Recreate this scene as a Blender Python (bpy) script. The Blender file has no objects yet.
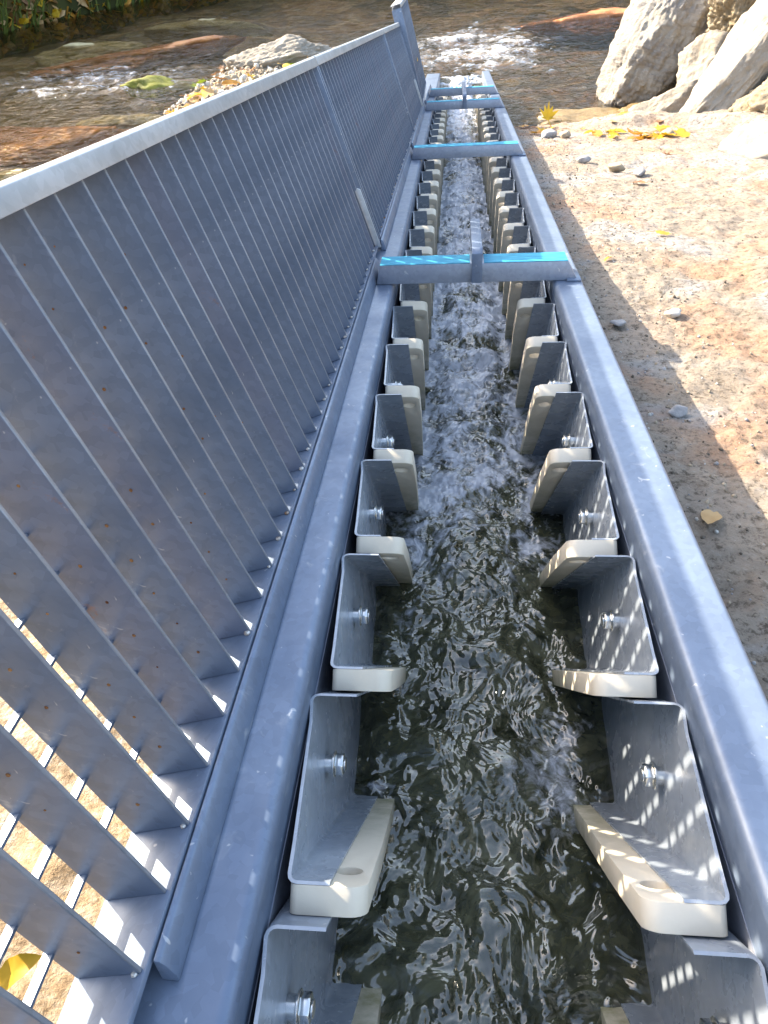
import bpy, bmesh, math, random
import numpy as np
from mathutils import Matrix, Vector, Euler
R_ = math.radians
random.seed(7)

# ------------------------------------------------------------------ frame, camera, sky, sun, exposure
# Everything on the ladder is laid out in the ladder's own frame (x across, y down the ladder, z square to
# its floor) and then tilted by SLOPE, so that the ladder runs downhill to a level river.
SLOPE = R_(6.0)
TS = math.tan(SLOPE)
TILT = Matrix.Rotation(-SLOPE, 4, 'X')
scene = bpy.context.scene
COL = scene.collection

cam_d = bpy.data.cameras.new('camera')
cam = bpy.data.objects.new('camera', cam_d); COL.objects.link(cam)
cam_d.sensor_fit = 'HORIZONTAL'; cam_d.sensor_width = 36.0
cam_d.lens = 36.0 * 720.97 / 768.0
cam_d.clip_start = 0.01; cam_d.clip_end = 500
PITCH, YAW, ROLL = 0.6138, -0.118, -0.0619
CAM = Vector((-0.0353, -0.2554, 0.5013))
fw = Vector((math.sin(YAW)*math.cos(PITCH), math.cos(YAW)*math.cos(PITCH), -math.sin(PITCH)))
rt0 = Vector((math.cos(YAW), -math.sin(YAW), 0)); up0 = rt0.cross(fw)
rt = math.cos(ROLL)*rt0 + math.sin(ROLL)*up0
up = -math.sin(ROLL)*rt0 + math.cos(ROLL)*up0
cm = Matrix(((rt.x, up.x, -fw.x, CAM.x), (rt.y, up.y, -fw.y, CAM.y), (rt.z, up.z, -fw.z, CAM.z), (0, 0, 0, 1)))
cam.matrix_world = TILT @ cm
scene.camera = cam

SUN_TRAVEL = (TILT.to_3x3() @ Vector((0.497, -0.28, -0.374))).normalized()
to_sun = -SUN_TRAVEL
world = bpy.data.worlds.new('World'); scene.world = world; world.use_nodes = True
wn = world.node_tree.nodes; wl = world.node_tree.links
sky = wn.new('ShaderNodeTexSky'); sky.sky_type = 'NISHITA'; sky.sun_disc = False
sky.sun_elevation = math.asin(to_sun.z); sky.sun_rotation = math.atan2(to_sun.x, to_sun.y)
sky.air_density = 1.0; sky.dust_density = 2.0; sky.ozone_density = 1.0
wl.new(sky.outputs[0], wn['Background'].inputs[0])
wn['Background'].inputs[1].default_value = 0.15
sun_d = bpy.data.lights.new('sun', 'SUN'); sun_d.energy = 2.8; sun_d.angle = R_(0.5); sun_d.color = (1.0, 0.96, 0.90)
sun = bpy.data.objects.new('sun', sun_d); COL.objects.link(sun)
sun.rotation_euler = SUN_TRAVEL.to_track_quat('-Z', 'Y').to_euler()
sun.location = (-6, 7, 6)
vs = scene.view_settings
vs.view_transform = 'Standard'; vs.look = 'None'; vs.gamma = 1.0; vs.use_curve_mapping = False
vs.exposure = 2.45
vs.use_white_balance = True; vs.white_balance_temperature = 8000; vs.white_balance_tint = 10
scene.cycles.use_denoising = True
scene.cycles.max_bounces = 8; scene.cycles.transparent_max_bounces = 8
scene.cycles.caustics_reflective = False; scene.cycles.caustics_refractive = False
scene.cycles.sample_clamp_indirect = 4.0

# ------------------------------------------------------------------ noise (numpy gradient noise)
_rng = np.random.RandomState(11)
_perm = _rng.permutation(256); _perm = np.concatenate([_perm, _perm, _perm])
_grad = _rng.normal(size=(256, 3)); _grad /= np.linalg.norm(_grad, axis=1)[:, None]
def pnoise(x, y, z=0.0):
    x, y, z = np.broadcast_arrays(np.asarray(x, float), np.asarray(y, float), np.asarray(z, float))
    xi, yi, zi = np.floor(x).astype(int), np.floor(y).astype(int), np.floor(z).astype(int)
    xf, yf, zf = x-xi, y-yi, z-zi
    fade = lambda t: t*t*t*(t*(t*6-15)+10)
    u, v, w = fade(xf), fade(yf), fade(zf)
    def g(dx, dy, dz):
        h = _perm[(_perm[(_perm[(xi+dx) & 255]+yi+dy) & 255]+zi+dz) & 255]
        gr = _grad[h]
        return gr[..., 0]*(xf-dx)+gr[..., 1]*(yf-dy)+gr[..., 2]*(zf-dz)
    l = lambda a, b, t: a+(b-a)*t
    return l(l(l(g(0,0,0), g(1,0,0), u), l(g(0,1,0), g(1,1,0), u), v),
             l(l(g(0,0,1), g(1,0,1), u), l(g(0,1,1), g(1,1,1), u), v), w)*1.5
def fbm(x, y, z=0.0, oct=4, gain=.5, lac=2.03):
    s = 0; a = 1
    for i in range(oct):
        s = s+a*pnoise(x+17.3*i, y-9.1*i, np.asarray(z)+4.7*i); a *= gain; x = x*lac; y = y*lac; z = np.asarray(z)*lac
    return s
def sstep(a, b, x):
    t = np.clip((x-a)/(b-a), 0, 1); return t*t*(3-2*t)
def river_z(y): return TS*(y-6.4)

# ------------------------------------------------------------------ materials
def mat(name):
    m = bpy.data.materials.new(name); m.use_nodes = True
    nt = m.node_tree
    return m, nt, nt.nodes, nt.links, nt.nodes['Principled BSDF']
def N(nt, t, **kw):
    n = nt.nodes.new(t)
    for k, v in kw.items():
        if k in n.inputs: n.inputs[k].default_value = v
        else: setattr(n, k, v)
    return n
def noise(nt, scale, detail=4, rough=.55, dist=0, coord='Object', sc=None):
    tc = N(nt, 'ShaderNodeTexCoord')
    n = N(nt, 'ShaderNodeTexNoise', Scale=scale, Detail=detail, Roughness=rough, Distortion=dist)
    if sc:
        mp = N(nt, 'ShaderNodeMapping'); mp.inputs['Scale'].default_value = sc
        nt.links.new(tc.outputs[coord], mp.inputs[0]); nt.links.new(mp.outputs[0], n.inputs['Vector'])
    else: nt.links.new(tc.outputs[coord], n.inputs['Vector'])
    return n
def ramp(nt, src, stops, interp='LINEAR'):
    r = N(nt, 'ShaderNodeValToRGB'); cr = r.color_ramp; cr.interpolation = interp
    while len(cr.elements) < len(stops): cr.elements.new(.5)
    for e, (p, c) in zip(cr.elements, stops):
        e.position = p; e.color = (c[0], c[1], c[2], 1) if not isinstance(c, (int, float)) else (c, c, c, 1)
    nt.links.new(src, r.inputs[0]); return r
def mix(nt, fac, a, b, mode='MIX'):
    m = N(nt, 'ShaderNodeMix', data_type='RGBA', blend_type=mode)
    for sock, v in ((m.inputs[0], fac), (m.inputs[6], a), (m.inputs[7], b)):
        if hasattr(v, 'is_output'): nt.links.new(v, sock)
        elif isinstance(v, (int, float)): sock.default_value = v
        else: sock.default_value = (*v, 1)
    return m.outputs[2]
def bump(nt, h, strength, dist, normal=None):
    b = N(nt, 'ShaderNodeBump', Strength=strength, Distance=dist)
    nt.links.new(h, b.inputs['Height'])
    if normal: nt.links.new(normal, b.inputs['Normal'])
    return b.outputs[0]

def galvanised(name, c0, c1, r0, r1, stain=.5, rust=0.0, rust_lo=.66, metallic=.9, wscale=1.0):
    m, nt, n, l, p = mat(name)
    big = noise(nt, 9*wscale, 5, .6)
    spangle = N(nt, 'ShaderNodeTexVoronoi', Scale=150*wscale)
    tc = N(nt, 'ShaderNodeTexCoord'); l.new(tc.outputs['Object'], spangle.inputs['Vector'])
    base = ramp(nt, big.outputs[0], [(.3, c0), (.7, c1)])
    bw = N(nt, 'ShaderNodeRGBToBW'); l.new(spangle.outputs['Color'], bw.inputs[0])
    sp = mix(nt, .10, base.outputs[0], bw.outputs[0], 'OVERLAY')
    bl = noise(nt, 38*wscale, 6, .62, .8)
    bm_ = ramp(nt, bl.outputs[0], [(.60, 0), (.72, 1)])
    bl2 = noise(nt, 7*wscale, 2)
    bm2 = ramp(nt, bl2.outputs[0], [(.45, 0), (.65, 1)])
    st = N(nt, 'ShaderNodeMath', operation='MULTIPLY'); l.new(bm_.outputs[0], st.inputs[0]); l.new(bm2.outputs[0], st.inputs[1])
    st2 = N(nt, 'ShaderNodeMath', operation='MULTIPLY'); l.new(st.outputs[0], st2.inputs[0]); st2.inputs[1].default_value = stain
    c = mix(nt, st2.outputs[0], sp, (.66, .67, .66))
    scf = ramp(nt, noise(nt, 85*wscale, 2, .5, .6).outputs[0], [(.715, 0), (.745, .55)])
    c = mix(nt, scf.outputs[0], c, (.55, .57, .60))
    metal = N(nt, 'ShaderNodeMath', operation='MULTIPLY_ADD'); l.new(st2.outputs[0], metal.inputs[0]); metal.inputs[1].default_value = -.6; metal.inputs[2].default_value = metallic
    if rust:
        rn = noise(nt, 16*wscale, 6, .65)
        rm = ramp(nt, rn.outputs[0], [(rust_lo, 0), (rust_lo+.07, rust)])
        rc = ramp(nt, noise(nt, 60, 3).outputs[0], [(.3, (.16, .045, .012)), (.7, (.42, .17, .05))])
        c = mix(nt, rm.outputs[0], c, rc.outputs[0])
        mm = N(nt, 'ShaderNodeMath', operation='SUBTRACT'); l.new(metal.outputs[0], mm.inputs[0]); l.new(rm.outputs[0], mm.inputs[1]); mm.use_clamp = True
        metal = mm
    l.new(c, p.inputs['Base Color']); l.new(metal.outputs[0], p.inputs['Metallic'])
    rr = ramp(nt, noise(nt, 22*wscale, 5).outputs[0], [(.3, r0), (.7, r1)]); l.new(rr.outputs[0], p.inputs['Roughness'])
    l.new(bump(nt, big.outputs[0], .05, .004), p.inputs['Normal'])
    return m
M = {}
M['bar'] = galvanised('grating_steel', (.100, .145, .222), (.178, .232, .325), .32, .52, .70, .5, .70, .35)
M['bar_rust'] = galvanised('rusted_grating_steel', (.118, .152, .232), (.185, .225, .310), .34, .54, .70, .95, .60, .35)
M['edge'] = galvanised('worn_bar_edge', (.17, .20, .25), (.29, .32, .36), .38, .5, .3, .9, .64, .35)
M['frame'] = galvanised('frame_steel', (.34, .375, .41), (.46, .495, .53), .40, .55, .25, .8, .71, .30)
M['rail'] = galvanised('rail_steel', (.112, .158, .240), (.172, .228, .318), .30, .46, .30, .5, .73, .25)
M['sheet'] = galvanised('bracket_sheet', (.24, .285, .35), (.36, .415, .48), .18, .34, .35, .25, .74, .20)
M['wall'] = galvanised('wall_steel', (.20, .23, .29), (.27, .30, .37), .34, .50, .30, .2, .74, .35)
M['bar_cross'] = galvanised('cross_bar_steel', (.22, .255, .33), (.30, .345, .42), .34, .48, .25, 0, .7, .4)

m, nt, n, l, p = mat('zinc_bolt'); M['bolt'] = m
p.inputs['Metallic'].default_value = 1; p.inputs['Base Color'].default_value = (.74, .76, .76, 1); p.inputs['Roughness'].default_value = .22
m, nt, n, l, p = mat('rust_weld'); M['rust'] = m
l.new(ramp(nt, noise(nt, 70, 3).outputs[0], [(.35, (.12, .035, .012)), (.7, (.42, .20, .07))]).outputs[0], p.inputs['Base Color']); p.inputs['Roughness'].default_value = .8
m, nt, n, l, p = mat('weld_bead'); M['weld'] = m
l.new(ramp(nt, noise(nt, 40, 3).outputs[0], [(.38, (.25, .12, .05)), (.5, (.55, .55, .54)), (.7, (.72, .72, .70))]).outputs[0], p.inputs['Base Color'])
p.inputs['Roughness'].default_value = .45; p.inputs['Metallic'].default_value = .5
m, nt, n, l, p = mat('blue_film'); M['film'] = m
l.new(ramp(nt, noise(nt, 30, 3, .5, 0, 'Object', (1, 4, 1)).outputs[0], [(.35, (.01, .22, .36)), (.65, (.03, .34, .50))]).outputs[0], p.inputs['Base Color'])
p.inputs['Roughness'].default_value = .6; p.inputs['Specular IOR Level'].default_value = .2

m, nt, n, l, p = mat('beige_plastic'); M['plastic'] = m
a = ramp(nt, noise(nt, 14, 5, .6).outputs[0], [(.3, (.58, .52, .42)), (.7, (.68, .62, .515))])
g = N(nt, 'ShaderNodeNewGeometry'); sx = N(nt, 'ShaderNodeSeparateXYZ')
tc = N(nt, 'ShaderNodeTexCoord'); l.new(tc.outputs['Object'], sx.inputs[0])
alg = N(nt, 'ShaderNodeMapRange'); l.new(sx.outputs[2], alg.inputs[0])
alg.inputs[1].default_value = -.07; alg.inputs[2].default_value = -.24; alg.inputs[3].default_value = 0; alg.inputs[4].default_value = 1
an = ramp(nt, noise(nt, 45, 6, .7).outputs[0], [(.35, .15), (.65, 1)])
am = N(nt, 'ShaderNodeMath', operation='MULTIPLY'); l.new(alg.outputs[0], am.inputs[0]); l.new(an.outputs[0], am.inputs[1])
c = mix(nt, am.outputs[0], a.outputs[0], (.26, .25, .14))
l.new(c, p.inputs['Base Color']); p.inputs['Roughness'].default_value = .48
l.new(bump(nt, noise(nt, 120, 4).outputs[0], .12, .002), p.inputs['Normal'])

def stone_mat(name, cols, scale=6, bumpd=.02, strata=None, rough=.85, fine=1.0, dark=.25):
    m, nt, n, l, p = mat(name)
    a = noise(nt, scale, 8, .62, .4, 'Object', strata)
    st = [(.25+.5*i/(len(cols)-1), c) for i, c in enumerate(cols)]
    c = ramp(nt, a.outputs[0], st).outputs[0]
    sp = noise(nt, scale*14*fine, 5, .7)
    c = mix(nt, ramp(nt, sp.outputs[0], [(.30, dark), (.45, 0)]).outputs[0], c, tuple(.25*x for x in cols[0]))
    c = mix(nt, ramp(nt, sp.outputs[0], [(.58, 0), (.72, .35)]).outputs[0], c, (.72, .70, .66))
    l.new(c, p.inputs['Base Color']); p.inputs['Roughness'].default_value = rough
    nrm = bump(nt, a.outputs[0], .8, bumpd)
    l.new(bump(nt, sp.outputs[0], .6, bumpd*.22, nrm), p.inputs['Normal'])
    return m
M['lime'] = stone_mat('pale_limestone', [(0.212, 0.180, 0.138), (0.297, 0.266, 0.223), (0.350, 0.329, 0.292)], 3.0, .06)
M['strata'] = stone_mat('banded_limestone', [(0.191, 0.165, 0.138), (0.318, 0.292, 0.250), (0.234, 0.218, 0.202), (0.361, 0.339, 0.307)], 2.2, .06, (1, 1, 5))
M['grey_rock'] = stone_mat('grey_rock', [(.26, .25, .23), (.40, .38, .35), (.52, .49, .45)], 3.5, .05)
M['tan_rock'] = stone_mat('tan_rough_rock', [(0.225, 0.169, 0.100), (0.325, 0.262, 0.174), (0.387, 0.343, 0.274)], 4.5, .10)
M['brown_stone'] = stone_mat('brown_wet_stone', [(0.208, 0.073, 0.025), (0.499, 0.187, 0.062), (0.707, 0.333, 0.125)], 3, .03, None, .5)
M['yellow_stone'] = stone_mat('ochre_wet_stone', [(0.250, 0.213, 0.100), (0.475, 0.413, 0.225), (0.600, 0.550, 0.350)], 4, .03, None, .5)
M['ochre_wet'] = stone_mat('dark_ochre_wet_stone', [(.10, .065, .02), (.22, .15, .06), (.34, .26, .13)], 5, .03, None, .35)
M['moss'] = stone_mat('mossy_stone', [(.06, .07, .012), (.18, .19, .02), (.30, .27, .04)], 7, .03)
M['pebble_w'] = stone_mat('white_pebble', [(0.406, 0.382, 0.351), (0.515, 0.491, 0.452), (0.562, 0.546, 0.515)], 30, .002)
M['pebble_g'] = stone_mat('grey_pebble', [(.18, .18, .18), (.30, .30, .31), (.42, .42, .42)], 40, .002)
M['pebble_d'] = stone_mat('dark_pebble', [(.06, .05, .04), (.11, .09, .07), (.17, .14, .11)], 40, .002)
M['pebble_t'] = stone_mat('tan_pebble', [(0.234, 0.179, 0.117), (0.343, 0.281, 0.203), (0.429, 0.374, 0.296)], 40, .002)

# right bank: sandy cemented rock with pink, ochre and chalk-grey areas
m, nt, n, l, p = mat('bank_ground'); M['bank'] = m
A = noise(nt, 1.3, 5, .6, .6); B = noise(nt, 2.1, 6, .6, .9, 'Object', (.9, 1.5, 1)); D = noise(nt, 75, 8, .75); G = noise(nt, 17, 8, .7, .5)
c = ramp(nt, A.outputs[0], [(.33, (0.264, 0.212, 0.164)), (.46, (0.328, 0.276, 0.224)), (.56, (0.368, 0.300, 0.244)), (.68, (0.400, 0.364, 0.324))]).outputs[0]
c = mix(nt, ramp(nt, B.outputs[0], [(.51, 0), (.57, .8)]).outputs[0], c, (0.344, 0.340, 0.336))
c = mix(nt, ramp(nt, noise(nt, 2.6, 5, .6, .5).outputs[0], [(.49, 0), (.60, .8)]).outputs[0], c, (.385, .225, .140))
c = mix(nt, ramp(nt, G.outputs[0], [(.30, .7), (.44, 0)]).outputs[0], c, (.15, .11, .075))
c = mix(nt, ramp(nt, G.outputs[0], [(.56, 0), (.70, .5)]).outputs[0], c, (0.400, 0.360, 0.304))
c = mix(nt, ramp(nt, D.outputs[0], [(.38, .85), (.49, 0)]).outputs[0], c, (.085, .065, .045))
c = mix(nt, ramp(nt, D.outputs[0], [(.56, 0), (.68, .6)]).outputs[0], c, (0.432, 0.400, 0.352))
l.new(c, p.inputs['Base Color']); p.inputs['Roughness'].default_value = .9
nrm = bump(nt, G.outputs[0], .8, .025)
l.new(bump(nt, D.outputs[0], .9, .008, nrm), p.inputs['Normal'])

m, nt, n, l, p = mat('left_bank_ground'); M['gravelbank'] = m
c = ramp(nt, noise(nt, 60, 7, .75).outputs[0], [(.32, (0.070, 0.042, 0.025)), (.45, (0.280, 0.203, 0.126)), (.56, (0.406, 0.350, 0.280)), (.7, (0.490, 0.462, 0.420))]).outputs[0]
c = mix(nt, ramp(nt, noise(nt, 5, 5).outputs[0], [(.45, 0), (.6, .5)]).outputs[0], c, (.40, .27, .15))
l.new(c, p.inputs['Base Color']); p.inputs['Roughness'].default_value = .9
l.new(bump(nt, noise(nt, 45, 7, .7).outputs[0], .9, .02), p.inputs['Normal'])

m, nt, n, l, p = mat('river_bed'); M['bed'] = m
v = N(nt, 'ShaderNodeTexVoronoi', Scale=5.5, Randomness=1.0); tc = N(nt, 'ShaderNodeTexCoord')
wv = noise(nt, 3, 4); wmx = mix(nt, .25, tc.outputs['Object'], wv.outputs[1]); l.new(wmx, v.inputs['Vector'])
c = mix(nt, .45, ramp(nt, noise(nt, 1.1, 6, .6, .6).outputs[0], [(.33, (0.066, 0.058, 0.042)), (.48, (0.225, 0.168, 0.101)), (.58, (0.494, 0.290, 0.135)), (.70, (0.672, 0.559, 0.359))]).outputs[0],
        ramp(nt, v.outputs['Color'], [(.2, (.05, .04, .028)), (.6, (.26, .18, .09)), (.9, (.55, .46, .30))]).outputs[0])
l.new(c, p.inputs['Base Color']); p.inputs['Roughness'].default_value = .8
l.new(bump(nt, v.outputs['Distance'], 1, .05), p.inputs['Normal'])

def water_mat(name, tint, fine, rough, foam_cols, body=0.0, body_cols=((.03, .03, .02), (.08, .08, .06)), ior=1.333, det=5, bs=.6):
    m, nt, n, l, p = mat(name)
    out = n['Material Output']; n.remove(p)
    b1 = noise(nt, fine, det, .55, 1.2); nrm = bump(nt, b1.outputs[0], bs, .45/fine)
    fr = N(nt, 'ShaderNodeFresnel', IOR=ior); l.new(nrm, fr.inputs['Normal'])
    gl = N(nt, 'ShaderNodeBsdfGlossy', Roughness=rough); l.new(nrm, gl.inputs['Normal'])
    tr = N(nt, 'ShaderNodeBsdfTransparent'); tr.inputs[0].default_value = (*tint, 1)
    inner = tr.outputs[0]
    if body:
        df = N(nt, 'ShaderNodeBsdfDiffuse'); l.new(nrm, df.inputs['Normal'])
        l.new(ramp(nt, noise(nt, 15 if fine > 12 else fine*.35, 5, .65, 1.5).outputs[0], [(.35, body_cols[0]), (.65, body_cols[1])]).outputs[0], df.inputs[0])
        mx = N(nt, 'ShaderNodeMixShader'); mx.inputs[0].default_value = body; l.new(tr.outputs[0], mx.inputs[1]); l.new(df.outputs[0], mx.inputs[2])
        inner = mx.outputs[0]
    s = N(nt, 'ShaderNodeMixShader'); l.new(fr.outputs[0], s.inputs[0]); l.new(inner, s.inputs[1]); l.new(gl.outputs[0], s.inputs[2])
    at = N(nt, 'ShaderNodeAttribute', attribute_name='foam')
    fn = noise(nt, max(fine*1.6, 55) if fine > 12 else fine*1.6, 6, .7, 1.0)
    fm = N(nt, 'ShaderNodeMath', operation='ADD'); l.new(at.outputs['Fac'], fm.inputs[0]); l.new(fn.outputs[0], fm.inputs[1])
    fr2 = ramp(nt, fm.outputs[0], [(.70, 0), (.88, .45), (1.0, .92)])
    fd = N(nt, 'ShaderNodeBsdfPrincipled', Roughness=.35); fd.inputs['Base Color'].default_value = (*foam_cols, 1); l.new(nrm, fd.inputs['Normal'])
    s2 = N(nt, 'ShaderNodeMixShader'); l.new(fr2.outputs[0], s2.inputs[0]); l.new(s.outputs[0], s2.inputs[1]); l.new(fd.outputs[0], s2.inputs[2])
    l.new(s2.outputs[0], out.inputs[0])
    return m
M['water'] = water_mat('ladder_water', (.50, .52, .42), 13, .004, (.50, .54, .61), .85, ((.016, .019, .007), (.125, .130, .080)), ior=2.05, det=3, bs=.5)
M['river'] = water_mat('river_water', (.92, .82, .64), 9, .02, (.66, .68, .70), .04, ((.03, .026, .018), (.05, .045, .03)))

def leaf_mat(name, c0, c1):
    m, nt, n, l, p = mat(name)
    l.new(ramp(nt, noise(nt, 25, 4, .6).outputs[0], [(.35, c0), (.65, c1)]).outputs[0], p.inputs['Base Color'])
    p.inputs['Roughness'].default_value = .6
    tr = N(nt, 'ShaderNodeBsdfTranslucent'); tr.inputs[0].default_value = (*c1, 1)
    s = N(nt, 'ShaderNodeMixShader'); s.inputs[0].default_value = .25
    l.new(p.outputs[0], s.inputs[1]); l.new(tr.outputs[0], s.inputs[2]); l.new(s.outputs[0], n['Material Output'].inputs[0])
    return m
M['leaf_y'] = leaf_mat('yellow_leaf', (.42, .24, .01), (.58, .38, .02))
M['leaf_o'] = leaf_mat('orange_leaf', (.45, .17, .02), (.60, .32, .05))
M['leaf_b'] = leaf_mat('brown_leaf', (.14, .06, .025), (.30, .15, .06))
M['leaf_t'] = leaf_mat('tan_leaf', (.46, .28, .12), (.56, .38, .19))
M['leaf_g'] = leaf_mat('green_leaf', (.10, .18, .02), (.22, .30, .03))
M['grass'] = leaf_mat('grass_green', (.05, .09, .015), (.14, .18, .03))
m, nt, n, l, p = mat('hill_foliage'); M['hill'] = m
l.new(ramp(nt, noise(nt, .9, 8, .7).outputs[0], [(.3, (.018, .022, .010)), (.5, (.05, .055, .02)), (.62, (.10, .07, .025)), (.75, (.16, .09, .03))]).outputs[0], p.inputs['Base Color'])
p.inputs['Roughness'].default_value = 1; p.inputs['Specular IOR Level'].default_value = .1

# ------------------------------------------------------------------ mesh helpers
def mesh_from(name, verts, faces, smooth_angle=None, smooth=False):
    me = bpy.data.meshes.new(name); me.from_pydata([tuple(v) for v in verts], [], faces); me.update()
    if smooth or smooth_angle is not None:
        me.polygons.foreach_set('use_smooth', [True]*len(me.polygons))
        if smooth_angle is not None: me.set_sharp_from_angle(angle=R_(smooth_angle))
    return me
def link(name, me, material=None, parent=None, kind=None, label=None, cat=None, group=None, loc=None):
    if material and len(me.materials) == 0: me.materials.append(M[material])
    o = bpy.data.objects.new(name, me); COL.objects.link(o)
    if parent: o.parent = parent
    if kind: o['kind'] = kind
    if label: o['label'] = label
    if cat: o['category'] = cat
    if group: o['group'] = group
    if loc is not None: o.location = loc
    return o
def empty(name, label, cat, loc=(0, 0, 0), rot=(0, 0, 0), group=None):
    o = bpy.data.objects.new(name, None); COL.objects.link(o); o.location = loc; o.rotation_euler = rot
    o.empty_display_size = .05; o['label'] = label; o['category'] = cat
    if group: o['group'] = group
    return o
class MB:
    def __init__(s): s.v = []; s.f = []
    def box(s, x0, x1, y0, y1, z0, z1):
        b = len(s.v)
        s.v += [(x0,y0,z0),(x1,y0,z0),(x1,y1,z0),(x0,y1,z0),(x0,y0,z1),(x1,y0,z1),(x1,y1,z1),(x0,y1,z1)]
        s.f += [tuple(b+i for i in q) for q in ((0,3,2,1),(4,5,6,7),(0,1,5,4),(1,2,6,5),(2,3,7,6),(3,0,4,7))]
        return s
    def prism(s, poly, axis, a0, a1):
        """poly: 2D loop; axis 'y' -> (x,z) loop extruded in y, 'x' -> (y,z) loop, 'z' -> (x,y) loop"""
        def P(q, a): return {'y': (q[0], a, q[1]), 'x': (a, q[0], q[1]), 'z': (q[0], q[1], a)}[axis]
        b = len(s.v); k = len(poly)
        s.v += [P(q, a0) for q in poly]+[P(q, a1) for q in poly]
        s.f += [(b+i, b+(i+1) % k, b+k+(i+1) % k, b+k+i) for i in range(k)]
        s.f += [tuple(b+i for i in range(k))[::-1], tuple(b+k+i for i in range(k))]
        return s
    def tube(s, pts, rad, seg=8):
        b = len(s.v); pts = [Vector(q) for q in pts]
        for i, q in enumerate(pts):
            d = (pts[min(i+1, len(pts)-1)]-pts[max(i-1, 0)]).normalized()
            a = d.orthogonal().normalized(); c = d.cross(a)
            r = rad[i] if isinstance(rad, (list, tuple)) else rad
            s.v += [tuple(q+r*(a*math.cos(2*math.pi*k/seg)+c*math.sin(2*math.pi*k/seg))) for k in range(seg)]
        for i in range(len(pts)-1):
            for k in range(seg):
                s.f.append((b+i*seg+k, b+i*seg+(k+1) % seg, b+(i+1)*seg+(k+1) % seg, b+(i+1)*seg+k))
        s.f += [tuple(b+k for k in range(seg))[::-1], tuple(b+(len(pts)-1)*seg+k for k in range(seg))]
        return s
    def blob(s, c, r, squash=(1, 1, 1)):
        b = len(s.v)
        for i in range(1, 4):
            th = math.pi*i/4
            for k in range(6):
                ph = 2*math.pi*k/6
                s.v.append((c[0]+r*squash[0]*math.sin(th)*math.cos(ph), c[1]+r*squash[1]*math.sin(th)*math.sin(ph), c[2]+r*squash[2]*math.cos(th)))
        s.v += [(c[0], c[1], c[2]+r*squash[2]), (c[0], c[1], c[2]-r*squash[2])]
        for i in range(2):
            for k in range(6): s.f.append((b+i*6+k, b+(i+1)*6+k, b+(i+1)*6+(k+1) % 6, b+i*6+(k+1) % 6))
        for k in range(6):
            s.f.append((b+18, b+k, b+(k+1) % 6)); s.f.append((b+19, b+12+(k+1) % 6, b+12+k))
        return s
    def mesh(s, name, bevel=0, seg=2, angle=40):
        if not bevel: return mesh_from(name, s.v, s.f, angle)
        bm = bmesh.new(); vs_ = [bm.verts.new(v) for v in s.v]
        for f in s.f:
            try: bm.faces.new([vs_[i] for i in f])
            except ValueError: pass
        bmesh.ops.recalc_face_normals(bm, faces=bm.faces)
        ed = [e for e in bm.edges if len(e.link_faces) == 2 and e.calc_face_angle(0) > R_(35)]
        bmesh.ops.bevel(bm, geom=ed, offset=bevel, segments=seg, profile=.5, affect='EDGES', clamp_overlap=True)
        me = bpy.data.meshes.new(name); bm.to_mesh(me); bm.free()
        me.polygons.foreach_set('use_smooth', [True]*len(me.polygons)); me.set_sharp_from_angle(angle=R_(angle))
        return me
def arc(cx, cz, r, a0, a1, k=6):
    return [(cx+r*math.cos(R_(a0+(a1-a0)*i/k)), cz+r*math.sin(R_(a0+(a1-a0)*i/k))) for i in range(k+1)]
def grid_mesh(name, xs, ys, zfun, attr=None):
    X, Y = np.meshgrid(np.asarray(xs), np.asarray(ys))
    Z = zfun(X, Y)
    nx, ny = len(xs), len(ys)
    me = bpy.data.meshes.new(name)
    V = np.stack([X, Y, Z], -1).reshape(-1, 3).astype(np.float32)
    i = np.arange(nx-1)[None, :]+np.arange(ny-1)[:, None]*nx
    F = np.stack([i, i+1, i+nx+1, i+nx], -1).reshape(-1, 4).astype(np.int32)
    me.vertices.add(len(V)); me.vertices.foreach_set('co', V.ravel())
    me.loops.add(F.size); me.loops.foreach_set('vertex_index', F.ravel())
    me.polygons.add(len(F)); me.polygons.foreach_set('loop_start', np.arange(0, F.size, 4, dtype=np.int32))
    me.polygons.foreach_set('use_smooth', np.ones(len(F), bool))
    me.update(calc_edges=True)
    if attr is not None:
        a = me.attributes.new('foam', 'FLOAT', 'POINT'); a.data.foreach_set('value', attr(X, Y, Z).astype(np.float32).ravel())
    return me
def axis_pts(*segs):
    out = []
    for a, b, st in segs: out += list(np.arange(a, b-1e-9, st))
    out.append(segs[-1][1]); return np.array(out)

# ------------------------------------------------------------------ terrain, river
def bank_z(x, y):
    base = -.112+.058*sstep(.2, 2.2, y)+.012*fbm(x*1.6, y*1.6, 3.1, 4)
    base = base+.010*fbm(x*9, y*9, 1.7, 4)*sstep(.2, .6, x)+.006*fbm(x*26, y*26, 5.1, 4)
    # steps and ledges of the rocky part
    base = base+.05*sstep(.25, .5, fbm(x*.9+.2, y*1.1, 9.0, 3))*sstep(.5, .9, x)
    base = base-.055*sstep(3.5, 4.4, y)*sstep(1.5, 1.1, x)
    base = base+sstep(1.35, 2.6, x-.05*(y-3))*.5*sstep(1.6, 3.2, y)
    sh = 4.50+.25*fbm(x*2.1, y*.3, 2.2, 3)+.05*np.maximum(x-.4, 0)
    return base-(base-river_z(y)+.14)*sstep(sh-.25, sh+.85, y)
link('bank', grid_mesh('bank', axis_pts((.2185, .45, .006), (.45, 1.2, .012), (1.2, 2.6, .025), (2.6, 14, .3)),
     axis_pts((-16, -1.5, .6), (-1.5, .2, .03), (.2, 2.6, .008), (2.6, 5.6, .016), (5.6, 8, .12)), bank_z), 'bank', kind='structure')

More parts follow.
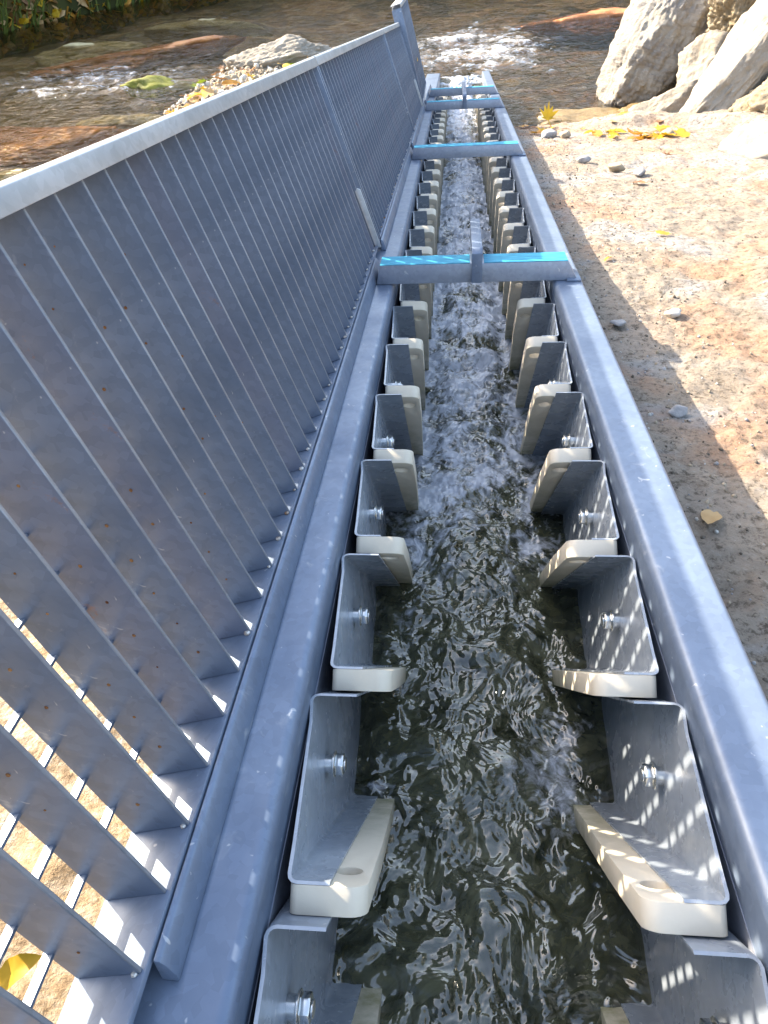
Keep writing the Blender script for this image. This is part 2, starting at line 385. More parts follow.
def shore_x(y): return -2.25-.10*np.sin(y*1.3)+.30*sstep(4.9, 4.2, y)+.75*sstep(6.9, 8.4, y)-.15-10*sstep(-1, -4, y)
def left_z(x, y):
    zr = river_z(y)
    top = np.maximum(-.27+.012*y, zr+.11)
    t = sstep(shore_x(y)-.25, shore_x(y)+.75, x+.14*fbm(x*2, y*2, 7.7, 3))
    z = zr-.22+(top-zr+.22)*t
    z = z-(z-zr+.25)*sstep(7.1, 7.9, y)
    z = z-(z-zr+.2)*sstep(4.7, 5.5, y)*sstep(-.95, -.5, x)
    return z+.012*fbm(x*14, y*14, 8.8, 4)+.03*fbm(x*3, y*3, 2.8, 3)
link('gravel_bank', grid_mesh('gravel_bank', axis_pts((-14, -3.4, .8), (-3.4, -1.6, .05), (-1.6, -.2660, .018)),
     axis_pts((-16, -1.5, .6), (-1.5, 0, .05), (0, 1.4, .015), (1.4, 8.9, .03)), left_z), 'gravelbank', kind='structure')

def bed_z(x, y): return river_z(y)-.24+.10*fbm(x*.55, y*.55, 1.1, 4)+.03*fbm(x*3, y*3, 6.1, 3)-.55*sstep(3.4, 2.0, y)*(x > -2.2)*(x < 1.5)
link('riverbed', grid_mesh('riverbed', axis_pts((-30, -8, .8), (-8, 5, .06), (5, 30, .8)), axis_pts((-6, 2, .4), (2, 14, .06), (14, 34, 1.0)), bed_z), 'bed', kind='structure')

def rapid(x, y):
    a = np.exp(-(((x+3.3)/1.1)**2+((y-7.0)/.9)**2))*1.0
    b = np.exp(-(((x-.15)/.8)**2+((y-7.6)/1.3)**2))*1.25
    c = np.exp(-(((x+1.9)/.6)**2+((y-5.6)/.6)**2))*.4
    return a+b+c
def river_surf(x, y):
    wx = x+.10*fbm(x*2.2, y*2.2, .3, 3); wy = y+.10*fbm(x*2.2, y*2.2, 9.3, 3)
    r = rapid(x, y)
    return river_z(y)+(.005+.026*r)*fbm(wx*2.4, wy*5.5, 1.5, 4, .55)+(.0012+.012*r)*fbm(wx*13, wy*17, 4.5, 3)
def river_foam(X, Y, Z):
    h = (Z-river_z(Y)); r = rapid(X, Y)
    return np.clip(.26*r+np.where(r > .15, 6*h, 0)+.15*r*fbm(X*5, Y*5, 7, 3)-.04, 0, .75)
link('river', grid_mesh('river', axis_pts((-30, -8, .6), (-8, 5, .032), (5, 30, .6)), axis_pts((-6, 3, .4), (3, 13, .032), (13, 34, .6)), river_surf, river_foam), 'river', kind='structure')

def fb_r0(d):
    r0 = 11.2+.25*max(0, d+32) if d < -12 else 16.2
    return (max(r0, 9.5) if d > -60 else 9.5)+.5*float(pnoise(d*.12, 1.3, 0))
def fb_point(d, t):
    r = fb_r0(d)+24*t**1.5; a = R_(d); x, y = r*math.sin(a), r*math.cos(a)
    h = -.25+.5*min(t*14, 1)+3.0*float(sstep(.01, .15, t))+3.6*float(sstep(.1, .8, t))+(.9*min(1, t*5))*float(fbm(d*.22, r*.5, 2.0, 5, .6))
    return (x, y, river_z(y)+h)
def far_bank():
    az = np.arange(-180, 181, 1.0); nr = 70
    V = [fb_point(d, k/(nr-1)) for d in az for k in range(nr)]; F = []
    for i in range(len(az)-1):
        for k in range(nr-1): F.append((i*nr+k, (i+1)*nr+k, (i+1)*nr+k+1, i*nr+k+1))
    return mesh_from('far_bank', V, F, smooth=True)
link('far_bank', far_bank(), 'hill', kind='structure')

# ------------------------------------------------------------------ rocks
_ico = {}
def ico(sub):
    if sub not in _ico:
        bm = bmesh.new(); bmesh.ops.create_icosphere(bm, subdivisions=sub, radius=1)
        _ico[sub] = (np.array([v.co[:] for v in bm.verts]), [tuple(v.index for v in f.verts) for f in bm.faces]); bm.free()
    return _ico[sub]
def rock_mesh(name, dims, seed, sub=5, planes=14, amp=.10, freq=1.6, soft=26, fine=.03):
    V, F = ico(sub); rs = np.random.RandomState(seed)
    nn = rs.normal(size=(planes, 3)); nn /= np.linalg.norm(nn, axis=1)[:, None]
    dd = rs.uniform(.62, .98, planes)
    q = np.maximum(V@nn.T, 1e-3)/dd
    rad = 1/np.power((q**soft).sum(1)+.9**soft*.02, 1/soft)
    P = V*np.minimum(rad, 1.25)[:, None]
    o = rs.uniform(-50, 50, 3)
    a = fbm(P[:, 0]*freq+o[0], P[:, 1]*freq+o[1], P[:, 2]*freq+o[2], 5, .55)
    b = fbm(P[:, 0]*freq*6+o[1], P[:, 1]*freq*6+o[2], P[:, 2]*freq*6+o[0], 4, .6)
    P = P*(1+amp*a+fine*b)[:, None]
    P = P*np.asarray(dims)/2
    return mesh_from(name, P, F, smooth=True)
def rock(name, loc, dims, rot, seed, material, label, cat='rock', group=None, **kw):
    o = link(name, rock_mesh(name, dims, seed, **kw), material, label=label, cat=cat, group=group, loc=loc)
    o.rotation_euler = tuple(R_(a) for a in rot); return o
# boulder pile on the right
K = dict(amp=.13, fine=.05, planes=11, soft=50)
rock('boulder', (1.24, 5.40, .18), (.48, .56, .98), (-6, 24, 8), 3, 'strata', 'large banded cream boulder leaning at the water edge, leftmost of the pile', 'boulder', sub=6, **K)
rock('boulder', (1.53, 5.62, .45), (.38, .42, .42), (0, 10, 30), 8, 'grey_rock', 'smooth grey boulder wedged above the dark hollow at the top', 'boulder', sub=5, **K)
rock('boulder', (1.66, 5.05, .36), (.52, .55, .58), (5, 22, 20), 15, 'tan_rock', 'rough knobbly tan boulder above the slanting white slab', 'boulder', sub=6, amp=.22, freq=2.4, fine=.09)
rock('boulder', (1.42, 4.18, .11), (.32, .52, 1.08), (-14, 38, -6), 22, 'lime', 'long slanting white slab of rock running down to the sandy bank', 'boulder', sub=6, amp=.10, fine=.04)
rock('boulder', (1.22, 4.75, -.09), (.50, .30, .20), (0, -24, 18), 31, 'lime', 'low cream rock ledge in front of the dark hollow', 'boulder', sub=5, **K)
rock('boulder', (1.78, 6.05, .05), (.5, .4, .5), (0, 5, 10), 44, 'grey_rock', 'brown grey rock at the back of the dark hollow', 'boulder', sub=5, **K)
rock('boulder', (1.60, 3.85, .03), (.52, .55, .46), (0, 20, -20), 52, 'tan_rock', 'broken tan boulder cut by the right edge of the picture', 'boulder', sub=6, **K)
rock('boulder', (1.98, 4.65, .42), (.6, .7, .6), (10, 20, -20), 54, 'lime', 'cream boulder in the upper right corner behind the slanting slab', 'boulder', sub=6, **K)
rock('boulder', (1.20, 3.06, -.07), (.50, .42, .17), (4, -8, 12), 61, 'lime', 'flat white rock lying on the sandy bank below the slanting slab', 'boulder', sub=5, **K)
rock('boulder', (.80, 5.02, -.195), (.85, .50, .15), (0, 3, 12), 70, 'ochre_wet', 'wet ochre rock shelf at the shoreline beside the ladder end', 'rock', sub=5, **K)
rock('boulder', (1.15, 5.02, -.18), (.45, .30, .18), (0, 3, -8), 71, 'ochre_wet', 'wet ochre rock at the foot of the leaning banded boulder', 'rock', sub=5, **K)
rock('boulder', (1.55, 9.4, .20), (1.6, .8, .30), (0, 0, 20), 74, 'brown_stone', 'dark brown wet rock in the river beyond the boulders', 'rock', sub=5, **K)
rock('boulder', (1.47, 4.92, .10), (.36, .36, .34), (10, -12, 40), 75, 'lime', 'angular cream rock wedged between the leaning boulder and the slanting slab', 'boulder', sub=5, **K)
rock('boulder', (1.95, 5.35, .62), (.55, .5, .5), (10, 12, 70), 77, 'strata', 'banded cream boulder at the very top right behind the knobbly one', 'boulder', sub=5, **K)
# left bank and river stones
rock('boulder', (-1.52, 6.62, .14), (1.05, .50, .36), (4, -9, 8), 81, 'lime', 'long cream rock lying on the gravel beside the grating panels', 'boulder', sub=6, amp=.15, fine=.05)
rock('stone', (-2.55, 6.75, -.02), (.60, .32, .18), (0, 5, 20), 83, 'moss', 'small mossy yellow green stone at the gravel edge', 'stone', sub=4, **K)
rock('stone', (-3.55, 8.9, .10), (2.2, .9, .34), (3, -3, 14), 85, 'brown_stone', 'broad reddish brown stone just under the water beyond the ripples', 'stone', sub=5, **K)
rock('stone', (-4.15, 9.3, .12), (1.2, .6, .30), (0, 0, 10), 86, 'yellow_stone', 'pale stone under water beside the broad reddish stone', 'stone', sub=5, **K)
rock('stone', (-3.35, 5.7, -.315), (1.9, 1.0, .34), (0, -3, -20), 88, 'brown_stone', 'orange brown stone under shallow water at the left edge', 'stone', sub=5, **K)
rock('stone', (-2.45, 4.5, -.39), (1.7, .9, .30), (0, 0, 12), 90, 'yellow_stone', 'pale yellowish flat stone under water nearest the grating', 'stone', sub=5, **K)
rock('stone', (-2.45, 5.9, -.21), (.9, .6, .24), (0, 6, 10), 91, 'yellow_stone', 'ochre stone half out of the water beside the gravel', 'stone', sub=5, **K)
rock('stone', (-3.2, 10.8, .28), (1.5, .6, .30), (0, 0, 5), 93, 'yellow_stone', 'pale stone under water in mid river behind the reddish one', 'stone', sub=5, **K)

# pebbles that stand out on the bank
def on_bank(x, y): return float(bank_z(np.array([x]), np.array([y]))[0])
def on_left(x, y): return float(left_z(np.array([x]), np.array([y]))[0])
for i, (x, y, d, mt, lab) in enumerate([
    (.432, 1.30, .032, 'pebble_w', 'white pebble in the sun beside the shadow of the rail'),
    (.345, .885, .030, 'pebble_g', 'blue grey pebble in the shade near the shadow edge'),
    (.310, 1.255, .034, 'pebble_g', 'dark flat chip lying in the shade beside the rail'),
    (.47, 2.95, .05, 'pebble_g', 'grey stone in the shade by the far part of the rail'),
    (.56, 2.75, .06, 'pebble_t', 'grey tan stone just past the shadow edge'),
    (.40, 3.60, .07, 'pebble_g', 'dark stone next to the leaves by the rail end'),
    (.47, 3.55, .06, 'pebble_t', 'brownish stone next to the leaves by the rail end'),
    (.62, 2.62, .05, 'pebble_g', 'small grey stone above the curled brown leaf'),
    (.90, 3.42, .05, 'pebble_t', 'tan stone on the sunny bank below the boulders')]):
    o = rock('pebble', (x, y, on_bank(x, y)+d*.22), (d*1.2, d, d*.7 if i != 2 else d*.3), (3*i, 5, 40*i), 100+i, mt, lab, 'pebble', 'single stones on the bank', sub=3)

def scatter_gravel(name, pts, smin, smax, cols, kind_label, cat, seed):
    rs = random.Random(seed); V0, F0 = ico(1)
    V = []; F = []; mi = []
    for (x, y, z) in pts:
        s = rs.uniform(smin, smax)*rs.choice((.6, .8, 1, 1, 1.5)); b = len(V)
        e = Euler((rs.uniform(0, 6), rs.uniform(0, 6), rs.uniform(0, 6))).to_matrix()
        dx, dy, dz = rs.uniform(.7, 1.2), rs.uniform(.6, 1), rs.uniform(.45, .8)
        for v in V0:
            k = 1+rs.uniform(-.16, .16)
            q = e @ Vector((v[0]*dx*k*s, v[1]*dy*k*s, v[2]*dz*k*s)); V.append((x+q.x, y+q.y, z+q.z+s*.15))
        F += [tuple(b+i for i in f) for f in F0]; mi += [rs.randrange(len(cols))]*len(F0)
    me = mesh_from(name, V, F, smooth=True)
    for c_ in cols: me.materials.append(M[c_])
    me.polygons.foreach_set('material_index', mi)
    return link(name, me, None, kind='stuff', label=kind_label, cat=cat)
rs = random.Random(5); pts = []
while len(pts) < 3000:
    x = .225+abs(rs.gauss(0, .35)); y = rs.uniform(.1, 4.6)
    if x > 2.2: continue
    if rs.random() > (.9 if x < .48 else .28): continue
    pts.append([x, y])
zz = bank_z(np.array([q[0] for q in pts]), np.array([q[1] for q in pts]))
scatter_gravel('gravel', [(q[0], q[1], float(z)) for q, z in zip(pts, zz)], .0012, .0036, ['pebble_t', 'pebble_t', 'pebble_d', 'pebble_g', 'pebble_d', 'pebble_w'], 'fine loose grit and gravel scattered over the right bank', 'gravel', 4)
pts = []
while len(pts) < 4200:
    y = rs.uniform(3.8, 7.4); x = rs.uniform(-2.2, -.4)
    if float(left_z(np.array([x]), np.array([y]))[0]) < river_z(y)-.03: continue
    pts.append((x, y))
scatter_gravel('gravel', [(x, y, on_left(x, y)) for x, y in pts], .006, .024, ['pebble_w', 'pebble_t', 'pebble_t', 'pebble_w', 'pebble_d', 'pebble_t'], 'pale rounded gravel heaped along the water beside the panels', 'gravel', 9)

# ------------------------------------------------------------------ fish ladder
L0, L1 = -.9, 6.35
ladder = empty('fish_ladder', 'galvanised steel fish ladder channel with beige baffles running down to the river', 'fish ladder', (0, 0, -.42))
LZ = .42     # parts are given in the ladder frame; the Empty stands at its base
def lpart(name, me, material, parent=None, dy=0.0, dx=0.0):
    o = link(name, me, material, parent or ladder)
    o.location = (dx, dy, LZ) if parent is None else (dx, dy, 0)
    return o
for s in (1, -1):
    w = MB().box(min(s*.160, s*.164), max(s*.160, s*.164), L0, L1, -.40, -.012)
    lpart('side_wall', w.mesh('side_wall'), 'wall')
    prof = [(.1605, -.05), (.1605, .020)]+arc(.1705, .020, .010, 180, 90, 8)+[(.212, .030)]+arc(.212, .024, .006, 90, 0, 4)
    prof += [(.218, -.07), (.2145, -.07), (.2145, .022), (.212, .0265), (.1705, .0265)]+arc(.1705, .020, .0065, 90, 180, 6)+[(.164, -.05)]
    if s < 0: prof = [(x+.046 if x > .2 else x, z) for x, z in prof]
    prof = [(s*x, z) for x, z in prof]
    lpart('side_rail', MB().prism(prof, 'y', L0, L1).mesh('side_rail', angle=25), 'rail')
lpart('channel_floor', MB().box(-.164, .164, L0, L1, -.404, -.400).mesh('channel_floor'), 'wall')
# hinge strips along the left rail
for a, b in ((-.078, 1.32), (1.46, 2.75), (2.85, 4.15), (4.3, 5.2)):
    prof = [(-.2074, .0302), (-.1965, .0302), (-.1965, .038), (-.2005, .050), (-.2035, .0545), (-.2074, .0555)]
    lpart('hinge_strip', MB().prism(prof, 'y', a, b).mesh('hinge_strip', .0012), 'rail')
# baffles
INC = R_(47); CI, SI = math.cos(INC), math.sin(INC)
TB = .0195; P = .2
def baffle_mesh(s):
    # outline in (x, t), t measured down the incline
    out = arc(.1415, .006, .006, 0, -90, 3)+arc(.1065, .014, .014, -90, -180, 6)+[(.0935, .12), (.1000, .34), (.1000, .44), (.1475, .44)]
    hole = [(.1105+.0105*math.cos(2*math.pi*k/20), .040+.0105*math.sin(2*math.pi*k/20)) for k in range(20)]
    def to3(x, t, d):   # d: thickness below/upstream of the far face
        return (s*x, t*CI-d*SI, -t*SI-d*CI)
    bm = bmesh.new()
    rows = []
    for d in (0, TB):
        vo = [bm.verts.new(to3(x, t, d)) for x, t in out]; vh = [bm.verts.new(to3(x, t, d)) for x, t in hole]
        eo = [bm.edges.new((vo[i], vo[(i+1) % len(vo)])) for i in range(len(vo))]
        eh = [bm.edges.new((vh[i], vh[(i+1) % len(vh)])) for i in range(len(vh))]
        bmesh.ops.triangle_fill(bm, use_beauty=True, use_dissolve=False, edges=eo+eh)
        rows.append((vo, vh))
    for k in (0, 1):
        a, b = rows[0][k], rows[1][k]
        for i in range(len(a)): bm.faces.new((a[i], a[(i+1) % len(a)], b[(i+1) % len(a)], b[i]))
    bmesh.ops.recalc_face_normals(bm, faces=bm.faces)
    ed = [e for e in bm.edges if len(e.link_faces) == 2 and e.calc_face_angle(0) > R_(60)]
    bmesh.ops.bevel(bm, geom=ed, offset=.0016, segments=2, profile=.5, affect='EDGES', clamp_overlap=True)
    me = bpy.data.meshes.new('baffle'); bm.to_mesh(me); bm.free()
    me.polygons.foreach_set('use_smooth', [True]*len(me.polygons)); me.set_sharp_from_angle(angle=R_(35))
    return me
def bracket_mesh(s):
    g = TB/SI
    path = [(.1190, .003), (.1400, .003)]+[(.1425+.005*math.sin(R_(a)), .008-.005*math.cos(R_(a))) for a in (0, 30, 60, 90)]
    path += [(.1482, .030), (.1540, .140)]
    path += [(.1522+.005*math.cos(R_(a)), P-g-.010+.005*math.sin(R_(a))) for a in (0, 30, 60, 90)]+[(.1190, P-g-.005)]
    th = .0026; n = len(path); off = []
    for i in range(n):
        a = Vector(path[max(i-1, 0)]); b = Vector(path[min(i+1, n-1)]); d = (b-a).normalized()
        off.append((path[i][0]+d.y*th, path[i][1]-d.x*th))   # towards the wall side
    loop = path+off[::-1]; L = .40
    V = [(s*x, y, 0) for x, y in loop]+[(s*x, y+L*CI, -L*SI) for x, y in loop]; k = len(loop)
    F = [(i, (i+1) % k, k+(i+1) % k, k+i) for i in range(k)]
    for i in range(n-1): F.append((i, i+1, k-2-i, k-1-i)); F.append((k+i, k+i+1, k+k-2-i, k+k-1-i))
    bm = bmesh.new(); vv = [bm.verts.new(v) for v in V]
    for f in F: bm.faces.new([vv[i] for i in f])
    bmesh.ops.recalc_face_normals(bm, faces=bm.faces)
    me = bpy.data.meshes.new('bracket'); bm.to_mesh(me); bm.free()
    me.polygons.foreach_set('use_smooth', [True]*len(me.polygons)); me.set_sharp_from_angle(angle=R_(32))
    return me
def bolt_mesh(s):
    b = MB()
    def disc(r, x0, x1, seg, rot=0):
        loop = [(r*math.cos(2*math.pi*k/seg+rot), r*math.sin(2*math.pi*k/seg+rot)) for k in range(seg)]
        b.prism(loop, 'x', min(x0, x1), max(x0, x1))
    disc(.0085, s*.1535, s*.1440, 20); disc(.0120, s*.1438, s*.1418, 24); disc(.0105, s*.1416, s*.1340, 6, .25); disc(.0062, s*.1338, s*.1320, 16)
    return b.mesh('bolt', .0005, 1)
bm_ = {s: baffle_mesh(s) for s in (1, -1)}; km = {s: bracket_mesh(s) for s in (1, -1)}; tm = {s: bolt_mesh(s) for s in (1, -1)}
jr = random.Random(3)
for i in range(-3, 27):
    for s in (-1, 1):
        y = i*P+jr.uniform(-.0025, .0025)
        dx = jr.uniform(-.0012, .0012)
        lpart('baffle', bm_[s], 'plastic', dy=y, dx=dx)
        k = lpart('bracket', km[s], 'sheet', dy=y, dx=dx)
        o = lpart('bolt', tm[s], 'bolt', parent=k); o.location = (0, .150, -.075+jr.uniform(-.003, .003))
        o.rotation_euler = (jr.uniform(0, 0), 0, 0)
# cross bars, film and tongue plates
for i, y in enumerate((1.213, 2.625, 4.03, 4.68)):
    bb = MB().prism([(-.196, .0305), (-.188, .0685), (.186, .0685), (.208, .0305)], 'y', y, y+.06)
    cb = lpart('cross_bar', bb.mesh('cross_bar', .0015), 'bar_cross')
    for a, b in (((-.187, -.006), (.022, .186)) if i in (0, 2, 3) else ((-.187, .186),)):
        link('blue_film', MB().box(a, b, y+.001, y+.060, .0687, .0695).mesh('blue_film'), 'film', cb)
    lpart('rail_foot', MB().box(.186, .214, y-.010, y+.062, .0302, .0345).mesh('rail_foot', .001), 'rail')
def tongue(y0, y1):
    prof = [(y0, .034), (y0-.002, .092)]+[(y0+.008, .100)]+[(y1-.01, .100), (y1, .094), (y1, .070), (y0+.05, .070), (y0+.045, .034)]
    return MB().prism(prof, 'x', -.003, .018).mesh('tongue_plate', .0012)
lpart('tongue_plate', tongue(1.198, 1.45), 'bar'); lpart('tongue_plate', tongue(4.01, 4.80), 'bar')

# water in the channel
def flow_base(y): return np.maximum(-.243, river_z(y)+.004)
def flow(x, y):
    ph = (y/P)
    wx = x+.016*fbm(x*16, y*16, .7, 3); wy = y+.020*fbm(x*16+5, y*16, 3.7, 3)
    calm = 1.0-.35*sstep(.075, .12, np.abs(x))
    h = .013*fbm(wx*12, wy*10, 1.2, 3, .5)+.0062*fbm(wx*27, wy*25, 5.2, 3, .5)+.0009*fbm(wx*90, wy*95, 2.2, 2)
    h = h*calm
    h = h+.006*np.cos(2*math.pi*(ph-.35))*sstep(.11, .02, np.abs(x))          # standing wave behind each baffle pair
    h = h-.010*sstep(.03, .10, np.abs(x))+.004
    return flow_base(y)+h*(1+.35*sstep(.6, 1.6, y))
def flow_foam_glint(X, Y, Z):
    h = Z-flow_base(Y)
    wx = X+.05*fbm(X*9, Y*8, 2.7, 3); wy = Y+.05*fbm(X*9+3, Y*8, 6.7, 3)
    rid = (1-np.abs(pnoise(wx*17, wy*10, 1.9)))**5+.75*(1-np.abs(pnoise(wx*40, wy*24, 4.9)))**6+.4*(1-np.abs(pnoise(wx*90, wy*60, 2.9)))**6  # ridged streaks paint pale sky reflections in along with the foam
    f = -.15+5.0*h+.25*rid*(.45+.55*sstep(.3, .9, Y))+.26*fbm(X*8, Y*5, 8.1, 4, .6)+.30*sstep(.35, 1.1, Y)+.12*sstep(1.2, 3, Y)
    f = f+.27*np.exp(-((np.abs(X)-.105)/.030)**2)*(.6+fbm(X*8, Y*12, 3.3, 2))
    return np.clip(f, 0, .8)
link('channel_water', grid_mesh('channel_water', axis_pts((-.1598, .1598, .0016)), axis_pts((-.5, .6, .0016), (.6, 1.5, .003), (1.5, 6.4, .008)), flow, flow_foam_glint), 'water', kind='structure')

# ------------------------------------------------------------------ grating panels
LEAN = R_(-17.8); BP = .0455
def panel(y0, y1, label, lean=LEAN, pitch=0.0, first=None, last_gap=.03, z0=.051, x0=-.2095, H=.383):
    e = empty('grating_panel', label, 'grating', (x0, y0, z0), (pitch, lean, 0), 'hinged grating panels along the ladder')
    L = y1-y0
    def part(name, me, material): return link(name, me, material, e)
    part('bottom_bar', MB().box(-.048, .0015, 0, L, 0, .005).mesh('bottom_bar', .001), 'rail')
    tp = [(-.048, H+.0005), (-.048, H+.0045), (-.001, H+.0045), (.0035, H+.001), (.0035, H-.0145), (-.0005, H-.0145), (-.0005, H+.0005)]
    part('top_bar', MB().prism(tp, 'y', 0, L).mesh('top_bar', .0008), 'frame')
    for a, b in ((0, .003), (L-.003, L)):
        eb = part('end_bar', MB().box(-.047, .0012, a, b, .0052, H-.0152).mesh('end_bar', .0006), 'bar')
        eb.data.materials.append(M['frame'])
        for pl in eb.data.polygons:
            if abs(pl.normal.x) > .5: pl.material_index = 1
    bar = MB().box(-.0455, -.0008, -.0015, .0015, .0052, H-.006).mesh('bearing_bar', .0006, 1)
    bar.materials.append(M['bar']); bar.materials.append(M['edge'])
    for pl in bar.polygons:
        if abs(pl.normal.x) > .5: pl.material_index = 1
    bar_r = bar.copy(); bar_r.materials[0] = M['bar_rust']
    y = first if first is not None else BP
    welds = MB(); beads = MB(); wr = random.Random(int(y0*100))
    nz = int((H-.02)/.0335); k = 0
    while y < L-last_gap:
        o = link('bearing_bar', bar_r if wr.random() < .16 else bar, None, e); o.location = (wr.uniform(-.0006, .0006), y, 0)
        o.rotation_euler = (0, 0, wr.uniform(-.006, .006))
        for j in range(1, nz+1):
            if wr.random() < .45: welds.blob((-.023+wr.uniform(-.001, .001), y-.0016, j*.0335+.002), wr.uniform(.0008, .0016), (1, .6, 1))
        if wr.random() < .55: beads.blob((-.004, y-.002, .0065), wr.uniform(.0012, .0026), (1.3, 1.2, 1))
        beads.blob((-.024, y+.002, .006), .0025, (4, 1, .7))
        y += BP; k += 1
    w = part('weld_spots', welds.mesh('weld_spots'), 'rust'); w['kind'] = 'stuff'
    w = part('weld_beads', beads.mesh('weld_beads'), 'weld'); w['kind'] = 'stuff'
    for j in range(1, nz+1):
        z = j*.0335+.002
        part('cross_rod', MB().box(-.0470, -.0400, .0032, L-.0032, z-.0010, z+.0010).mesh('cross_rod'), 'bar')
    return e
pn = panel(-.222, 1.468, 'long galvanised grating panel nearest the camera, folded open on the left', first=.002+.0455, last_gap=.03)
panel(1.486, 3.140, 'second galvanised grating panel, beyond the first seam and the nearest blue-topped bar', last_gap=.03)
panel(3.158, 4.10, 'third galvanised grating panel, between the second seam and the raised end panel')
panel(4.118, 4.84, 'steeper far end grating panel with a yellow leaf stuck on it', lean=R_(-13.5), pitch=R_(3.0), H=.455)
# hasp flats at the seams
for y, z in ((1.41, .13), (4.0, .12)):
    o = link('hasp', MB().prism([(0, 0), (.012, -.002), (.012, .126), (.006, .131), (0, .126)], 'y', 0, .006).mesh('hasp', .0008), 'frame', label='short upright steel flat at the foot of the seam after the %s panel' % ('nearest' if y < 2 else 'third'), cat='hasp')
    o.location = (-.214, y, .0505); o.rotation_euler = (0, LEAN, 0)

# ------------------------------------------------------------------ leaves, grass
def leaf_mesh(kind, size, seed):
    rs = random.Random(seed)
    if kind == 'lobed':
        pts = []
        lob = [(0, .55), (12, .30), (35, .85), (52, .45), (68, .80), (80, .50), (90, 1.0)]
        half = [(r*math.cos(R_(a)), r*math.sin(R_(a))) for a, r in lob]
        pts = [(0.02, -.12)]+half+[(-x, y) for x, y in half[::-1][1:]]+[(-.02, -.12)]
    else:
        pts = [(.30*math.sin(math.pi*t)**.8*(1+rs.uniform(-.06, .06)), -1+2*t) for t in np.linspace(0, 1, 11)]
        pts = [(x*1.5, y) for x, y in pts]+[(-x*1.5, y) for x, y in pts[-2:0:-1]]
    c1, c2 = rs.uniform(.15, .5), rs.uniform(-.3, .3)
    V = [(0, 0.05, 0)]; V += [(x, y, c1*abs(x)**1.5+c2*y*y+rs.uniform(-.05, .05)) for x, y in pts]
    n = len(pts); F = [(0, 1+i, 1+(i+1) % n) for i in range(n)]
    V = [(x*size/2, y*size/2, z*size/2) for x, y, z in V]
    b = MB(); b.v = V; b.f = F
    yb = min(q[1] for q in pts)*size/2
    b.tube([(0, yb, .0), (.08*size, yb-.22*size, .03*size), (.12*size, yb-.40*size, .02*size)], size*.012, 4)
    return mesh_from('leaf', b.v, b.f, smooth=True)
def leaf(loc, size, mt, kind, rot, label, group=None, seed=0):
    if '%s' in label: label = label % (CW[mt]+' '+KW[kind])
    o = link('leaf', leaf_mesh(kind, size, seed), mt, label=label, cat='leaf', group=group, loc=loc)
    o.rotation_euler = tuple(R_(a) for a in rot); return o
CW = {'leaf_y': 'yellow', 'leaf_o': 'orange', 'leaf_b': 'brown', 'leaf_t': 'tan', 'leaf_g': 'green'}
KW = {'oval': 'oval', 'lobed': 'lobed'}
def bank_leaf(x, y, size, mt, kind, label, group=None, seed=0, dz=.006):
    return leaf((x, y, on_bank(x, y)+dz), size, mt, kind, (seed*13 % 30-12, seed*7 % 26-13, seed*77 % 360), label, group, seed)
bank_leaf(.318, .585, .060, 'leaf_t', 'oval', 'tan leaf with a thin stem lying on the grit beside the rail', seed=2)
bank_leaf(.525, 1.83, .05, 'leaf_o', 'oval', 'orange brown leaf on the chalky patch of the bank', seed=3)
bank_leaf(.345, 1.62, .03, 'leaf_o', 'oval', 'small orange leaf in the shade beside the nearest blue-topped bar', seed=4)
bank_leaf(.585, 2.46, .07, 'leaf_b', 'oval', 'curled brown leaf below the small grey stones', seed=5)
bank_leaf(.80, 2.95, .075, 'leaf_b', 'lobed', 'crumpled brown leaf on the sunny bank right of the grey stones', seed=6)
bank_leaf(.93, 3.55, .10, 'leaf_b', 'lobed', 'dark brown leaf at the right end of the yellow leaf drift', seed=7)
leaf((.46, 4.22, on_bank(.46, 4.22)+.055), .17, 'leaf_y', 'lobed', (55, 8, 15), 'bright yellow lobed leaf standing up near the end of the rail', seed=8)
bank_leaf(.41, 3.95, .15, 'leaf_y', 'lobed', 'yellow leaf lying below the upright yellow leaf', seed=9)
bank_leaf(.37, 3.75, .13, 'leaf_o', 'lobed', 'orange leaf between the rail and the yellow leaves', seed=10)
lr = random.Random(8)
for i in range(16):
    x = .62+.022*i+lr.uniform(-.03, .03); y = 3.50+lr.uniform(-.13, .13)
    bank_leaf(x, y, lr.uniform(.08, .14), lr.choice(['leaf_y', 'leaf_y', 'leaf_y', 'leaf_o']), lr.choice(['oval', 'lobed']), 'fallen %s leaf in the leaf drift below the boulders', 'leaves in the drift below the boulders', 20+i, .010)
for i in range(14):
    x = lr.uniform(.3, 1.0); y = lr.uniform(3.9, 4.6)
    bank_leaf(x, y, lr.uniform(.04, .08), lr.choice(['leaf_b', 'leaf_t', 'leaf_o']), 'oval', 'small dry %s leaf scattered along the right shoreline', 'dry leaves along the right shoreline', 50+i)
for i in range(130):
    y = lr.uniform(4.3, 6.7); x = lr.uniform(shore_x(y)+.25, -.6)
    leaf((x, y, on_left(x, y)+.03), lr.uniform(.11, .19), lr.choice(['leaf_y', 'leaf_t', 'leaf_t', 'leaf_o', 'leaf_b', 'leaf_g']), lr.choice(['oval', 'lobed']),
         (lr.uniform(-25, 25), lr.uniform(-25, 25), lr.uniform(0, 360)), 'fallen %s leaf on the pale gravel behind the panels', 'leaves on the gravel behind the panels', 80+i)
leaf((-.252, -.112, .118), .030, 'leaf_y', 'oval', (25, 10, -60), 'yellow leaf with a long stem caught in the grating at lower left', seed=200)
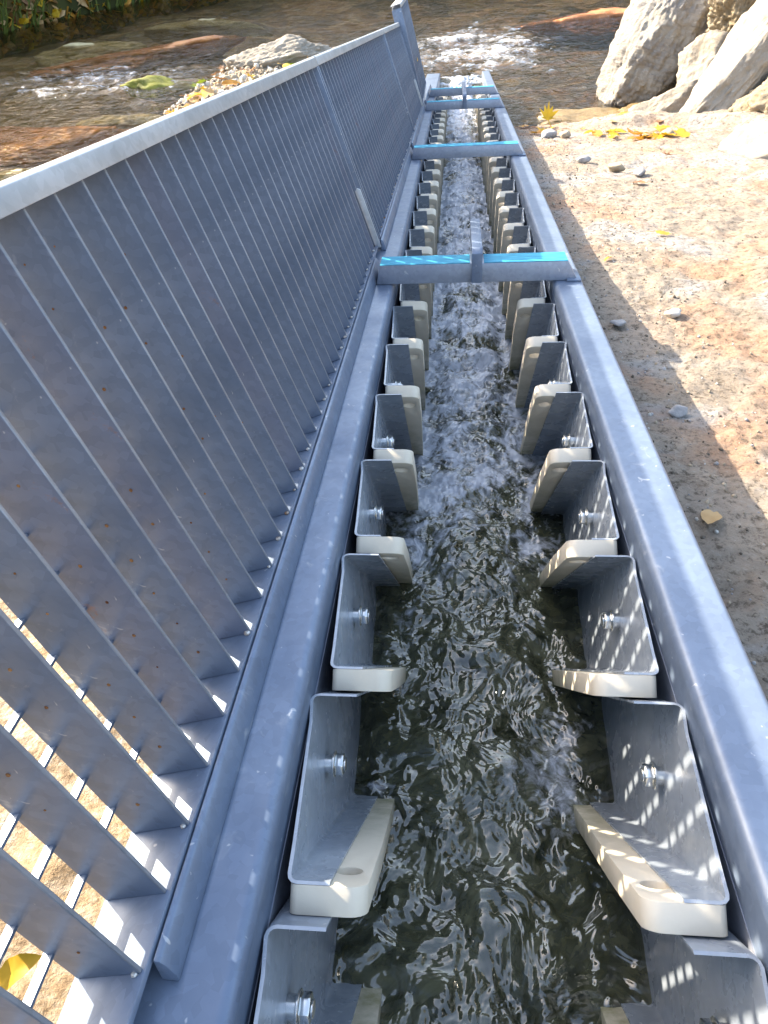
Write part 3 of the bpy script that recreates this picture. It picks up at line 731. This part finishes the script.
leaf((-.2545, 4.50, .235), .055, 'leaf_y', 'oval', (0, 75, 0), 'small yellow leaf stuck on the far end panel', seed=201)

# far left bank corner: grass tufts and leaf litter
gr = random.Random(21); V = []; F = []
for i in range(3200):
    x, y, z = fb_point(gr.uniform(-40, -27) if i % 3 else gr.uniform(-27, -12), gr.uniform(.006, .16)); h = gr.uniform(.12, .42); t = gr.uniform(0, 6.28); b = len(V)
    ux, uy = math.cos(t), math.sin(t); ln = gr.uniform(-.25, .25); w = .016
    V += [(x-ux*w, y-uy*w, z-.03), (x+ux*w, y+uy*w, z-.03), (x+ln*.5+ux*w*.7, y+uy*w*.7, z+h*.6), (x+ln*.5-ux*w*.7, y-uy*w*.7, z+h*.6), (x+ln, y, z+h)]
    F += [(b, b+1, b+2, b+3), (b+3, b+2, b+4)]
link('grass', mesh_from('grass', V, F), 'grass', kind='stuff', label='green grass on the far left bank', cat='grass')
V = []; F = []; mi = []
for i in range(3600):
    x, y, z = fb_point(gr.uniform(-40, -8), gr.uniform(.0, .13)**1.0); z += gr.uniform(.0, .08); s = gr.uniform(.05, .13); b = len(V)
    e = Euler((gr.uniform(-.9, .9), gr.uniform(-.9, .9), gr.uniform(0, 6))).to_matrix()
    for q in ((-s, 0, 0), (-.3*s, -.6*s, .1*s), (.5*s, -.5*s, 0), (s, 0, .15*s), (.5*s, .5*s, 0), (-.3*s, .6*s, .1*s)):
        w = e @ Vector(q); V.append((x+w.x, y+w.y, z+w.z))
    F.append(tuple(range(b, b+6))); mi.append(gr.randrange(4))
me = mesh_from('leaf_litter', V, F)
for k in ('leaf_o', 'leaf_y', 'leaf_b', 'leaf_t'): me.materials.append(M[k])
me.polygons.foreach_set('material_index', mi)
link('leaf_litter', me, None, kind='stuff', label='autumn leaf litter along the far left bank', cat='leaves')

# ------------------------------------------------------------------ tilt the ladder frame so that the river lies level
bpy.context.view_layer.update()
for o in list(scene.objects):
    if o.parent is None and o not in (cam, sun):
        o.matrix_world = TILT @ o.matrix_basis
bpy.context.view_layer.update()
